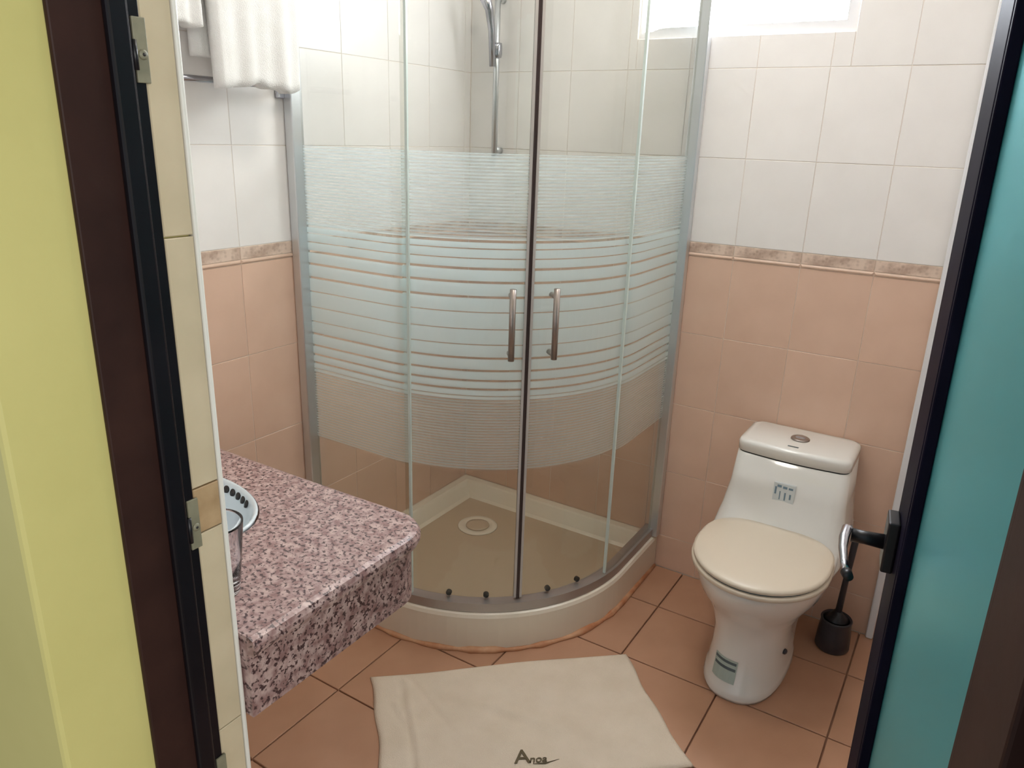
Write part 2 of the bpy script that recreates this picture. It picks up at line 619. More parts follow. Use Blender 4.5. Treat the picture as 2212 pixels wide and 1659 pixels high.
# inner face of the doorway wall is tiled like the rest of the room
skin = link('cream_tiling', boxes_mesh([(0.0, 0.866, YF + 0.0005, YF + 0.006, 0.0, ZC)]), 'cream_tile', wf)
tr1 = struct('trim_1', boxes_mesh([(0.8662, 0.8768, -1.7868, -1.7806, 0.0, 2.09)], 0.002, 2), 'white_trim',
             'thin white edge strip up the tiled door reveal, left of the counter', 'trim')
tr2 = struct('trim_2', boxes_mesh([(1.5650, 1.5860, -0.018, -0.0005, 0.0, ZC)], 0.004, 2), 'pvc',
             'thin white strip up the back wall beside the glazed door', 'trim')

# window high in the back wall
wn = thing('window_1', 'bright frosted window high in the back wall above the toilet', 'window',
           ((WIN[0] + WIN[1]) / 2, 0.03, WIN[2]), kind='structure')
f_ = 0.03
link('window_frame', boxes_mesh([(WIN[0], WIN[1], 0.012, 0.06, WIN[2], WIN[2] + f_), (WIN[0], WIN[1], 0.012, 0.06, WIN[3] - f_, WIN[3]),
                                 (WIN[0], WIN[0] + f_, 0.012, 0.06, WIN[2] + f_, WIN[3] - f_),
                                 (WIN[1] - f_, WIN[1], 0.012, 0.06, WIN[2] + f_, WIN[3] - f_)]), 'pvc', wn)
link('window_pane', boxes_mesh([(WIN[0] + f_, WIN[1] - f_, 0.03, 0.036, WIN[2] + f_, WIN[3] - f_)]), 'window_pane', wn)

# ceiling lamp out of view, added to brighten the upper walls
lamp = thing('added_ceiling_light', 'added round opal ceiling light, out of view, brightening the upper walls', 'lamp', (0.95, -0.85, ZC))
link('added_lamp_base', lathe((0.95, -0.85, ZC - 0.03), [(0.15, 0.0), (0.16, 0.008), (0.16, 0.03)], 32), 'white_trim', lamp, True)
link('added_lamp_shade', lathe((0.95, -0.85, ZC - 0.09), [(0.03, 0.0), (0.08, 0.006), (0.12, 0.024), (0.142, 0.05), (0.145, 0.06)], 32),
     'added_lamp_glass', lamp, True)

# ------------------------------------------------------------------ door frame (left jamb)
fr = thing('door_frame', 'dark brown and black wooden door jamb with dull hinge plates', 'door frame', (0.868, -1.87, 0.0), kind='structure')
fr.name = 'trim_3'
link('jamb', boxes_mesh([(0.8682, 0.8750, -1.918, -1.8265, 0.0, 2.08)], 0.002), 'dark_wood', fr)
link('rebate_strip', boxes_mesh([(0.8752, 0.8850, -1.866, -1.8415, 0.0, 2.08)], 0.004, 3), 'black_gloss', fr)
link('inner_strip', boxes_mesh([(0.8752, 0.8768, -1.8410, -1.8268, 0.0, 2.08)], 0.0005), 'black_gloss', fr)
link('head', boxes_mesh([(0.8752, 1.735, -1.918, -1.8265, 2.06, 2.098)], 0.003), 'dark_wood', fr)
link('jamb', boxes_mesh([(1.7380, 1.7745, -1.918, -1.8265, 0.0, 2.098)], 0.003), 'dark_wood', fr)
for (z0, z1) in [(1.512, 1.575), (0.962, 1.030), (0.575, 0.628)]:
    hp = link('hinge_plate', boxes_mesh([(0.8768, 0.8800, -1.8375, -1.8225, z0, z1)], 0.0008), 'brass_dull', fr)
    zc = (z0 + z1) / 2
    link('screw', lathe((0, 0, 0), [(0.0052, 0), (0.0052, 0.0012), (0.003, 0.0022)], 12), 'brass_dull', hp, True,
         loc=(0.8800, -1.829, zc - 0.004), rot=(0, PI / 2, 0))
    link('screw_hole', lathe((0, 0, 0), [(0.0018, 0), (0.0018, 0.0026)], 10), 'rubber', hp, True,
         loc=(0.8800, -1.829, zc - 0.004), rot=(0, PI / 2, 0))
    link('knuckle', tube([(0.8806, -1.8385, z0 + 0.012), (0.8806, -1.8385, z1 - 0.022)], 0.0032, 10), 'black_metal', hp, True)

# ------------------------------------------------------------------ shower tray and enclosure
CX, CY, RR = 0.3, -0.3, 0.55


def quad_ring(off, z, n=28, wall=None):
    """closed quadrant outline inset by off; wall: inset along the two walls"""
    w = off if wall is None else wall
    r = RR - off
    P = [(w, -w, z), (w, -(0.85 - off) * 0.5 - w * 0.5, z), (w, -(0.85 - off), z)]
    for k in range(n + 1):
        a = -PI / 2 + (PI / 2) * k / n
        P.append((CX + r * math.cos(a), CY + r * math.sin(a), z))
    P += [((0.85 - off), -w, z), ((0.85 - off) * 0.5 + w * 0.5, -w, z)]
    return P


tray = thing('shower_tray', 'white quarter-round acrylic shower tray in the corner under the glass enclosure', 'shower tray', (0.4, -0.4, 0.0))
G = 0.0015
rings = [quad_ring(0.0, 0.0005, wall=G), quad_ring(0.0, 0.112, wall=G), quad_ring(0.004, 0.122, wall=G), quad_ring(0.014, 0.127, wall=G),
         quad_ring(0.052, 0.127, wall=0.030), quad_ring(0.060, 0.122, wall=0.036), quad_ring(0.078, 0.082, wall=0.066),
         quad_ring(0.088, 0.074, wall=0.078)]
bowl_m = loft(rings, True, False)
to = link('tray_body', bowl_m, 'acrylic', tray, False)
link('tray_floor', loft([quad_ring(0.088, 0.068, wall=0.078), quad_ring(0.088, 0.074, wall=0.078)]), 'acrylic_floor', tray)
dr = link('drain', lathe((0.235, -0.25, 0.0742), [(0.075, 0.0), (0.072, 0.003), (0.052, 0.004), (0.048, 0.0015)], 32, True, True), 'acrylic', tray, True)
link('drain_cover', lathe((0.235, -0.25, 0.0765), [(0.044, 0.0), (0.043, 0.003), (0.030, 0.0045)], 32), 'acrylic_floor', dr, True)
# stained bead of sealant along the foot of the tray
path = [(0.12, -0.852, 0.004), (0.3, -0.852, 0.004)]
for k in range(1, 25):
    a = -PI / 2 + (PI / 2) * k / 24
    j = random.uniform(-0.0012, 0.0015)
    path.append((CX + (RR + 0.003 + j) * math.cos(a), CY + (RR + 0.003 + j) * math.sin(a), 0.004))
path.append((0.853, -0.01, 0.004))
link('sealant', tube(path, [random.uniform(0.005, 0.013) for _ in path], 8), 'sealant', tray, True)


def outline(s, off):
    """point on the enclosure line at arc length s (measured on the 30 mm line), inset off"""
    o0 = 0.03
    L1, r0 = 0.3, RR - o0
    La = r0 * PI / 2
    if s <= L1:
        return (s, -(0.85 - off))
    if s <= L1 + La:
        a = -PI / 2 + (s - L1) / r0
        r = RR - off
        return (CX + r * math.cos(a), CY + r * math.sin(a))
    return (0.85 - off, -0.3 + (s - L1 - La))


SL = 0.6 + 0.52 * PI / 2


def strip(s0, s1, o0, o1, z0, z1, n=None):
    n = n or max(1, int((s1 - s0) / 0.02))
    rings = []
    for k in range(n + 1):
        s = s0 + (s1 - s0) * k / n
        a, b = outline(s, o0), outline(s, o1)
        rings.append([(a[0], a[1], z0), (b[0], b[1], z0), (b[0], b[1], z1), (a[0], a[1], z1)])
    return loft(rings)


enc = thing('shower_enclosure', 'quarter-round glass shower enclosure with frosted stripes and silver posts', 'shower', (0.42, -0.42, 0.127))
ZT = 1.92
ZG0 = 0.160
link('bottom_rail', strip(0.004, SL - 0.004, 0.010, 0.046, 0.1275, 0.156), 'alu_rail', enc)
link('top_rail', strip(0.004, SL - 0.004, 0.014, 0.050, ZT, ZT + 0.045), 'alu', enc)
link('wall_post', boxes_mesh([(0.0015, 0.032, -0.862, -0.822, 0.1275, ZT)], 0.003), 'alu', enc)
link('wall_post', boxes_mesh([(0.822, 0.858, -0.032, -0.0015, 0.1275, ZT)], 0.003), 'alu', enc)
SJ1, SJ2, SM = 0.385, SL - 0.385, SL / 2
for (a, b) in [(0.034, SJ1), (SJ2, SL - 0.034)]:
    pn = link('fixed_panel', strip(a, b, 0.018, 0.0235, 0.157, ZT), 'shower_glass', enc)
    e0, e1 = (b - 0.0005, b + 0.006) if a < 0.5 else (a - 0.006, a + 0.0005)
    link('edge_seal', strip(e0, e1, 0.0175, 0.0255, 0.157, ZT, 1), plain('seal_green', (0.62, 0.70, 0.66), 0.3), pn)
for (a, b, sgn) in [(SJ1 - 0.02, SM - 0.012, -1), (SM + 0.012, SJ2 + 0.02, 1)]:
    dn = link('sliding_door', strip(a, b, 0.030, 0.0355, 0.166, ZT - 0.006), 'shower_glass', enc)
    e0, e1 = (b, b + 0.007) if sgn < 0 else (a - 0.007, a)
    link('clear_seal', strip(e0, e1, 0.0275, 0.0380, 0.162, ZT - 0.006, 1), 'white_edge', dn)
    e0, e1 = (b + 0.0072, b + 0.0117) if sgn < 0 else (a - 0.0117, a - 0.0072)
    link('magnetic_seal', strip(e0, e1, 0.0285, 0.0370, 0.158, ZT - 0.004, 1), 'seal', dn)
    sh = SM - 0.048 if sgn < 0 else SM + 0.062
    p0 = outline(sh, 0.030); p1 = outline(sh, -0.006); p0b = outline(sh, 0.0295)
    zlo, zhi = 0.922, 1.078
    link('handle', tube([(p1[0], p1[1], zlo - 0.012), (p1[0], p1[1], zhi + 0.022)], 0.0085, 14), 'bronze_handle', dn, True)
    link('handle_mount', tube([(p1[0], p1[1], zlo), (p0b[0], p0b[1], zlo)], 0.0075, 12), 'bronze_handle', dn, True)
    link('handle_mount', tube([(p1[0], p1[1], zhi), (p0b[0], p0b[1], zhi)], 0.0075, 12), 'bronze_handle', dn, True)
    for sr in ([0.50, 0.614] if sgn < 0 else [SL - 0.608, SL - 0.497]):
        q0, q1 = outline(sr, 0.0357), outline(sr, 0.0450)
        link('roller', tube([(q0[0], q0[1], 0.169), (q1[0], q1[1], 0.169)], 0.0085, 14), 'rubber', dn, True)

# shower riser rail in the corner
rs = thing('shower_rail', 'pale shower riser rail with hand shower inside the glass enclosure', 'shower rail', (0.13, -0.03, 1.40))
link('riser', tube([(0.13, -0.036, 1.40), (0.13, -0.036, 1.93)], 0.010, 12), 'alu', rs, True)
for z in (1.42, 1.90):
    link('wall_bracket', tube([(0.13, -0.0005, z), (0.13, -0.030, z)], 0.012, 12), 'alu', rs, True)
link('holder', lathe((0.13, -0.036, 1.72), [(0.017, 0), (0.019, 0.01), (0.019, 0.035), (0.017, 0.045)], 16), 'chrome', rs, True)
hs = link('hand_shower', tube([(0.13, -0.060, 1.69), (0.13, -0.068, 1.80), (0.13, -0.085, 1.86), (0.13, -0.11, 1.89)],
                              [0.010, 0.012, 0.014, 0.018], 14), 'chrome', rs, True)

# ------------------------------------------------------------------ vanity counter
def counter_outline(inset, z, rc=0.075, n=14):
    x0, x1, y0, y1 = 0.0015, 0.905 - inset, YF + 0.008, -1.366 - inset
    r = rc
    P = [(x0, y1, z), (x0, y0, z), (x1, y0, z)]
    for k in range(n + 1):
        a = (PI / 2) * k / n
        P.append((x1 - r + r * math.cos(a), y1 - r + r * math.sin(a), z))
    # long front edge, very slightly bowed
    for k in range(1, 8):
        x = x1 - r + (x0 - x1 + r) * k / 8
        P.append((x, y1 - 0.006 * math.sin(PI * k / 8), z))
    return P


ct = thing('vanity_counter', 'pink speckled granite vanity counter with deep apron and rounded corner', 'counter', (0.45, -1.58, 0.66))
BX, BY, BA, BB = 0.452, -1.600, 0.203, 0.128
bm = bmesh.new()
zt, zb_ = 0.800, 0.768


def ring_verts(P): return [bm.verts.new(p) for p in P]


def ring_edges(vs): return [bm.edges.new((vs[i], vs[(i + 1) % len(vs)])) for i in range(len(vs))]


prof = [(0.012, zb_), (0.003, zb_ + 0.004), (0.0, zb_ + 0.012), (0.0, zt - 0.012), (0.0035, zt - 0.0035), (0.012, zt)]
rv = [ring_verts(counter_outline(i, z)) for i, z in prof]
for a, b in zip(rv[:-1], rv[1:]):
    for i in range(len(a)):
        j = (i + 1) % len(a)
        bm.faces.new((a[i], a[j], b[j], b[i]))
ho_t = ring_verts(circle((BX, BY, zt), BA, 40, ry=BB))
ho_b = ring_verts(circle((BX, BY, zb_), BA, 40, ry=BB))
for i in range(40):
    j = (i + 1) % 40
    bm.faces.new((ho_t[i], ho_b[i], ho_b[j], ho_t[j]))
for out, hole in ((rv[-1], ho_t), (rv[0], ho_b)):
    es = []
    for vs in (out, hole):
        for i in range(len(vs)):
            e = bm.edges.get((vs[i], vs[(i + 1) % len(vs)]))
            es.append(e)
    bmesh.ops.triangle_fill(bm, edges=es, use_beauty=True)
bmesh.ops.recalc_face_normals(bm, faces=bm.faces)
me = bpy.data.meshes.new('slab')
bm.to_mesh(me); bm.free()
link('slab', me, 'granite', ct)
ap = [counter_outline(0.016, 0.662, 0.062), counter_outline(0.016, zb_, 0.062)]
api = [counter_outline(0.046, 0.662, 0.04), counter_outline(0.046, zb_, 0.04)]


def shell(o0, i0, o1, i1):
    n = len(o0)
    V = list(o0) + list(i0) + list(o1) + list(i1)
    Fc = []
    for i in range(2, n):   # from (x1,y0) corner round to the wall
        j = (i + 1) % n
        if i == n - 1: j = 0
        Fc += [(i, j, 2 * n + j, 2 * n + i), (n + i, 3 * n + i, 3 * n + j, n + j),
               (i, n + i, n + j, j), (2 * n + i, 2 * n + j, 3 * n + j, 3 * n + i)]
    Fc += [(2, 2 * n + 2, 3 * n + 2, n + 2), (0, n, 3 * n, 2 * n)]
    return mesh_of(V, Fc)


link('apron', shell(ap[0], api[0], ap[1], api[1]), 'granite', ct)

# basin
bs = thing('wash_basin', 'oval white basin set into the pink granite counter', 'basin', (BX, BY, 0.66))
pr = [(0.970, 0.797), (0.985, 0.803), (0.960, 0.8045), (0.925, 0.798), (0.89, 0.776), (0.80, 0.730), (0.62, 0.692), (0.40, 0.680), (0.14, 0.677)]
rin = [circle((BX, BY, z), BA * k, 48, ry=BB * k) for k, z in pr]
po = [(0.10, 0.668), (0.42, 0.668), (0.66, 0.680), (0.86, 0.722), (0.94, 0.765), (0.970, 0.797)]
rout = [circle((BX, BY, z), BA * k, 48, ry=BB * k) for k, z in po]
link('bowl', loft(rout + rin[1:], True, True), 'basin', bs, True)
link('waste', lathe((BX, BY, 0.6775), [(0.024, 0), (0.024, 0.002), (0.016, 0.004), (0.005, 0.003)], 24), 'chrome', bs, True)
for k in range(5):
    a = 0.98 + k * 0.12
    q = (BX + BA * 0.895 * math.cos(a), BY + BB * 0.895 * math.sin(a), 0.789)
    link('overflow_slot', lathe((0, 0, 0), [(0.0075, -0.002), (0.0075, 0.0015)], 12), 'rubber', bs, True,
         loc=q, rot=(1.15, 0, a + PI / 2 + PI))

# tumbler
tm = link('drinking_glass', lathe((0.771, -1.7315, 0.8003), [(0.029, 0.0), (0.031, 0.003), (0.0375, 0.060), (0.0435, 0.118), (0.0435, 0.120),
                                                       (0.0415, 0.120), (0.0405, 0.116), (0.0345, 0.060), (0.028, 0.012), (0.010, 0.010)], 40), 'tumbler', None, True)
tag(tm, 'clear drinking glass standing on the granite counter at the door reveal', 'glass')

# ------------------------------------------------------------------ towel rack and towel
rk = thing('towel_rack', 'metal towel rail on the left wall under the white towel', 'towel rack', (0.0, -1.07, 1.57))
for z, x in ((1.572, 0.060), (1.845, 0.100)):
    link('rail', tube([(x, -0.86, z), (x, -1.40, z)], 0.0075, 12), 'chrome', rk, True)
for y in (-0.875, -1.375):
    br = link('end_bracket', boxes_mesh([(0.0005, 0.010, y - 0.014, y + 0.014, 1.545, 1.875)], 0.003), 'chrome', rk)
    for z, x in ((1.572, 0.058), (1.845, 0.098)):
        link('arm', tube([(0.010, y, z), (x, y, z)], 0.0085, 12), 'chrome', br, True)


def towel_mesh(y0, y1, zf, zbk, xbar, zbar, rad, thick, ny=40, seed=0, flare=0.0, hem=0.006):
    rnd = random.Random(seed)
    ph = [rnd.uniform(0, 6.28) for _ in range(6)]
    prof = []
    n1, n2, n3 = 16, 8, 14
    for k in range(n1 + 1):
        z = zf + (zbar - zf) * k / n1
        prof.append((xbar + rad, z, 1 - k / n1))
    for k in range(1, n2):
        a = PI * k / n2
        prof.append((xbar + rad * math.cos(a), zbar + rad * math.sin(a), 0))
    for k in range(n3 + 1):
        z = zbar + (zbk - zbar) * k / n3
        prof.append((xbar - rad, z, 0))
    V, Fc = [], []
    n = len(prof)
    for side in (0, 1):
        for i in range(ny + 1):
            t = i / ny
            for j, (x, z, w) in enumerate(prof):
                yy = y0 + (y1 - y0) * t
                fold = math.sin(t * 17 + ph[0]) * 0.5 + math.sin(t * 31 + ph[1]) * 0.3 + math.sin(t * 7 + ph[2]) * 0.5
                dx = 0.007 * fold * (0.3 + w) if x > xbar else 0.0
                dz = hem * (math.sin(t * 9 + ph[3]) + 0.5 * math.sin(t * 23 + ph[4])) * (w ** 3)
                yy += (t - 0.5) * flare * w
                # rounded thickness at the ends
                edge = min(t, 1 - t) * (y1 - y0 if y1 > y0 else y0 - y1)
                th = thick * min(1.0, (max(edge, 0.0) / 0.012) ** 0.5 + 0.15)
                # normal direction of the profile
                if z <= zbar:
                    nx, nz = (1, 0) if x > xbar else (-1, 0)
                else:
                    L_ = math.hypot(x - xbar, z - zbar)
                    nx, nz = (x - xbar) / L_, (z - zbar) / L_
                s = 0.5 if side == 0 else -0.5
                V.append((x + dx + nx * th * s, yy, z + dz + nz * th * s))
    m = (ny + 1) * n
    for i in range(ny):
        for j in range(n - 1):
            a = i * n + j
            Fc.append((a, a + 1, a + n + 1, a + n))
            b = m + a
            Fc.append((b, b + n, b + n + 1, b + 1))
    for i in range(ny):
        a = i * n
        Fc.append((a, a + n, m + a + n, m + a))
        a = i * n + n - 1
        Fc.append((a, m + a, m + a + n, a + n))
    for j in range(n - 1):
        Fc.append((j, m + j, m + j + 1, j + 1))
        a = ny * n + j
        Fc.append((a, a + 1, m + a + 1, m + a))
    return mesh_of(V, Fc)


tw = link('towel', towel_mesh(-1.175, -0.925, 1.560, 1.62, 0.100, 1.845, 0.032, 0.042, seed=3, flare=-0.012), 'towel', None, True)
tag(tw, 'thick white terry towel hanging over the rail by the shower', 'towel')
tw2 = link('towel', towel_mesh(-1.36, -1.192, 1.675, 1.70, 0.100, 1.845, 0.027, 0.034, seed=11, hem=0.004), 'towel', None, True)
tag(tw2, 'shorter white towel hanging on the rail nearest the door reveal', 'towel')

# ------------------------------------------------------------------ toilet
TX = 1.293


def egg(z, yb, yf, hw, n=44, pb=2.6, pf=2.0, cx=TX, yc=None):
    """egg-shaped ring: squarer at the back, round in front"""
    yc = yc if yc is not None else yb - 0.45 * (yb - yf)
    P = []
    for k in range(n):
        a = 2 * PI * k / n
        c, s = math.cos(a), math.sin(a)
        if s >= 0:
            p = 2.0 / pb
            P.append((cx + hw * math.copysign(abs(c) ** p, c), yc + (yb - yc) * abs(s) ** p, z))
        else:
            p = 2.0 / pf
            P.append((cx + hw * math.copysign(abs(c) ** p, c), yc - (yc - yf) * abs(s) ** p, z))
    return P


def rrect(z, x0, x1, yb, yf, r, n=6, bulge=0.0):
    P = []
    for (cx, cy, a0) in ((x1 - r, yb - r, 0), (x0 + r, yb - r, PI / 2), (x0 + r, yf + r, PI), (x1 - r, yf + r, 1.5 * PI)):
        for k in range(n + 1):
            a = a0 + (PI / 2) * k / n
            P.append((cx + r * math.cos(a), cy + r * math.sin(a), z))
        if abs(a0 - PI) < 0.01:   # front edge, bowed outwards
            for k in range(1, 6):
                t = k / 6
                P.append((x0 + r + (x1 - x0 - 2 * r) * t, yf - bulge * math.sin(PI * t), z))
    return P


tl = thing('toilet', 'white one-piece toilet with closed lid against the peach back wall', 'toilet', (TX, -0.32, 0.0))
FOOT = [(0.0005, -0.13, -0.548, 0.110), (0.012, -0.13, -0.552, 0.113), (0.030, -0.13, -0.545, 0.110), (0.045, -0.13, -0.535, 0.106),
        (0.10, -0.12, -0.516, 0.104), (0.16, -0.11, -0.505, 0.107), (0.21, -0.10, -0.512, 0.122)]
FCX = TX - 0.006
rg = [egg(z, yb, yf, hw, pf=2.5, cx=FCX) for z, yb, yf, hw in FOOT]
rg += [egg(0.255, -0.09, -0.540, 0.148, pf=2.2, cx=FCX), egg(0.295, -0.08, -0.578, 0.170, pf=2.1, cx=FCX), egg(0.330, -0.07, -0.604, 0.180, cx=FCX),
       egg(0.358, -0.07, -0.616, 0.184, cx=FCX), egg(0.372, -0.07, -0.618, 0.184, cx=FCX), egg(0.380, -0.075, -0.610, 0.177, cx=FCX)]
link('bowl', loft(rg), 'ceramic', tl, True)
tk = [rrect(0.255, 1.165, 1.42, -0.006, -0.28, 0.06, bulge=0.0), rrect(0.30, 1.120, 1.462, -0.006, -0.315, 0.06), rrect(0.345, 1.103, 1.478, -0.006, -0.312, 0.05),
      rrect(0.385, 1.108, 1.474, -0.006, -0.272, 0.045), rrect(0.43, 1.117, 1.467, -0.006, -0.243, 0.04, bulge=0.004),
      rrect(0.50, 1.128, 1.459, -0.006, -0.222, 0.035, bulge=0.007), rrect(0.598, 1.136, 1.453, -0.006, -0.207, 0.032, bulge=0.010)]
link('tank', loft(tk), 'ceramic', tl, True)
link('tank_seam', loft([rrect(0.5982, 1.139, 1.450, -0.012, -0.2045, 0.03, bulge=0.010), rrect(0.6028, 1.139, 1.450, -0.012, -0.2045, 0.03, bulge=0.010)]), 'rubber', tl)
ld = [rrect(0.603, 1.1355, 1.4535, -0.005, -0.2075, 0.032, bulge=0.010), rrect(0.628, 1.135, 1.454, -0.005, -0.209, 0.032, bulge=0.011),
      rrect(0.636, 1.139, 1.450, -0.010, -0.206, 0.030, bulge=0.013), rrect(0.640, 1.150, 1.439, -0.020, -0.194, 0.026, bulge=0.012)]
lid = link('tank_lid', loft(ld), 'ceramic', tl, True)
bt = link('flush_button', lathe((TX + 0.001, -0.108, 0.6402), [(0.027, 0), (0.027, 0.003), (0.024, 0.005), (0.019, 0.0055)], 28), 'bronze_handle', lid, True)
link('button_half', boxes_mesh([(TX - 0.013, TX + 0.015, -0.112, -0.098, 0.6455, 0.6480)], 0.001), 'chrome', bt)
link('printed_mark', boxes_mesh([(TX - 0.018, TX + 0.012, -0.186, -0.179, 0.6402, 0.6410)]), 'ink_and_gap_shade', lid)
seat = link('seat', loft([egg(0.3805, -0.255, -0.622, 0.178, pb=3.2), egg(0.383, -0.252, -0.628, 0.183, pb=3.2), egg(0.392, -0.252, -0.628, 0.183, pb=3.2),
                          egg(0.3945, -0.255, -0.624, 0.180, pb=3.2)]), 'seat_plastic', tl, True)
link('seat_gap_shade', loft([egg(0.3946, -0.258, -0.618, 0.174, pb=3.2), egg(0.3985, -0.258, -0.618, 0.174, pb=3.2)]), 'ink_and_gap_shade', tl)  # dark filler, its colour stands for the shade between seat and lid
link('lid', loft([egg(0.3986, -0.252, -0.620, 0.176, pb=3.2), egg(0.4010, -0.250, -0.624, 0.180, pb=3.2), egg(0.4080, -0.250, -0.624, 0.180, pb=3.2), egg(0.4125, -0.254, -0.615, 0.173, pb=3.2),
                  egg(0.4145, -0.275, -0.570, 0.140, pb=3.2)]), 'seat_plastic', tl, True)
for s in (-1, 1):
    link('hinge', tube([(TX + s * 0.062 - 0.02, -0.262, 0.404), (TX + s * 0.062 + 0.02, -0.262, 0.404)], 0.009, 12), 'seat_plastic', tl, True)
bc = link('bolt_cap', lathe((0, 0, 0), [(0.009, 0), (0.008, 0.005), (0.004, 0.008)], 14), 'dark_plastic', tl, True,
          loc=(FCX + 0.101, -0.385, 0.105), rot=(0, PI / 2, -0.35))
# print on the front of the tank
ys_ = -0.2288
st = link('label', boxes_mesh([(TX - 0.030, TX + 0.030, -0.2325, -0.2225, 0.478, 0.540)]), 'sticker_pale', tl)
ink = []
for (u0, u1, v0, v1) in [(-0.020, -0.008, 0.528, 0.535), (-0.004, 0.008, 0.526, 0.533), (0.012, 0.024, 0.526, 0.532),
                         (-0.026, -0.021, 0.505, 0.528), (0.016, 0.021, 0.496, 0.512), (-0.012, -0.009, 0.490, 0.516), (0.002, 0.006, 0.490, 0.514)]:
    ink.append((TX + u0, TX + u1, -0.2332, -0.2324, v0, v1))
link('print', boxes_mesh(ink), 'sticker_blue', st)
# label wrapped on the front of the foot


def egg_patch(z0, z1, a0, a1, out, n=8, m=4):
    rgs = [egg(z, yb, yf, hw, 360, pf=2.5, cx=FCX) for z, yb, yf, hw in FOOT[3:6]]
    zs = (0.045, 0.10, 0.16)
    V, Fc = [], []
    for layer in (0.0008, out):
        for j in range(m + 1):
            z = z0 + (z1 - z0) * j / m
            q = 0 if z < zs[1] else 1
            t = (z - zs[q]) / (zs[q + 1] - zs[q])
            for i in range(n + 1):
                k = int(round(a0 + (a1 - a0) * i / n)) % 360
                A, B = rgs[q][k], rgs[q + 1][k]
                x, y = A[0] * (1 - t) + B[0] * t, A[1] * (1 - t) + B[1] * t
                d = Vector((x - TX, y + 0.34, 0)); d.normalize()
                V.append((x + d.x * layer, y + d.y * layer, z))
    w = n + 1
    h = w * (m + 1)
    for j in range(m):
        for i in range(n):
            a = j * w + i
            Fc.append((h + a, h + a + 1, h + a + w + 1, h + a + w))
    for j in range(m):
        for a, b in ((j * w, j * w + w), (j * w + n, j * w + w + n)):
            Fc.append((a, b, h + b, h + a))
    for i in range(n):
        for a, b in ((i, i + 1), (m * w + i, m * w + i + 1)):
            Fc.append((a, b, h + b, h + a))
    return mesh_of(V, Fc)


sb = link('label', egg_patch(0.047, 0.108, 240, 272, 0.0013), 'sticker_green', tl)
link('print', egg_patch(0.096, 0.103, 241, 271, 0.0020, m=1), 'ink_and_gap_shade', sb)
link('print', egg_patch(0.080, 0.087, 242, 271, 0.0020, m=1), 'ink_and_gap_shade', sb)

# toilet brush
bh = thing('toilet_brush', 'dark toilet brush in a round holder on the floor right of the toilet', 'toilet brush', (1.484, -0.125, 0.0))
link('holder', lathe((1.484, -0.125, 0.0005), [(0.046, 0), (0.050, 0.006), (0.048, 0.05), (0.044, 0.092), (0.046, 0.100), (0.043, 0.104), (0.038, 0.098), (0.036, 0.03)], 32), 'dark_plastic', bh, True)
bc2 = link('collar', lathe((1.484, -0.125, 0.098), [(0.034, 0), (0.034, 0.005), (0.018, 0.018), (0.012, 0.03)], 24), 'black_metal', bh, True)
link('stick', tube([(1.484, -0.125, 0.10), (1.489, -0.125, 0.25), (1.494, -0.124, 0.385), (1.4945, -0.124, 0.402)], [0.010, 0.0085, 0.010, 0.007], 14), 'dark_plastic', bh, True)

# ------------------------------------------------------------------ bath mat
mt_ = thing('bath_mat', 'cream terry bath mat with a small printed word, lying on the tiled floor', 'bath mat', (0.86, -0.93, 0.0))
A0 = Vector((0.412, -1.036, 0)); E1 = Vector((0.556, 0.509, 0)); E2 = Vector((0.313, -0.300, 0))
NU, NV = 80, 48


def mat_h(u, v):
    h = 0.0085 + 0.0010 * math.sin(u * 23 + 3 * math.sin(v * 5)) * math.sin(v * 11 + 1)
    # creases near the left end
    for (u0, slope, w, a, v0, v1) in [(0.105, 0.02, 0.010, 0.0050, 0.05, 0.95), (0.065, 0.16, 0.009, 0.0040, 0.25, 0.55),
                                      (0.20, 0.25, 0.012, 0.0030, 0.0, 0.6), (0.30, 0.75, 0.03, 0.0030, 0.35, 0.65)]:
        d = (u - (u0 + slope * (v - 0.3))) / w
        g = math.exp(-d * d) * max(0.0, min(1.0, (v - v0) / 0.12)) * max(0.0, min(1.0, (v1 - v) / 0.12))
        a *= 1.4
        h -= a * g
        h += 0.6 * a * math.exp(-((d - 1.8) ** 2)) * (1 if v0 < v < v1 else 0)
    return max(h, 0.003)


V, Fc = [], []
for i in range(NU + 1):
    for j in range(NV + 1):
        u, v = i / NU, j / NV
        p = A0 + E1 * u + E2 * v
        e = min(u * 0.75, (1 - u) * 0.75, v * 0.43, (1 - v) * 0.43)
        edge = min(1.0, (e / 0.010)) ** 0.5
        wob = 0.004 * math.sin(u * 9 + v * 4) + 0.003 * math.sin(v * 14)
        pp = p + E1.normalized() * (wob if u in (0.0, 1.0) else wob * 0.7) + E2.normalized() * 0.004 * math.sin(u * 8)
        V.append((pp.x, pp.y, 0.0008 + mat_h(u, v) * (0.35 + 0.65 * edge)))
n0 = len(V)
for i in range(NU + 1):
    for j in range(NV + 1):
        x, y, z = V[i * (NV + 1) + j]
        V.append((x, y, 0.0006))
w = NV + 1
for i in range(NU):
    for j in range(NV):
        a = i * w + j
        Fc.append((a, a + 1, a + w + 1, a + w))
        Fc.append((n0 + a, n0 + a + w, n0 + a + w + 1, n0 + a + 1))
for i in range(NU):
    for j in (0, NV):
        a = i * w + j
        Fc.append((a, a + w, n0 + a + w, n0 + a))
for j in range(NV):
    for i in (0, NU):
        a = i * w + j
        Fc.append((a, a + 1, n0 + a + 1, n0 + a))
link('mat_body', mesh_of(V, Fc), 'mat', mt_, True)


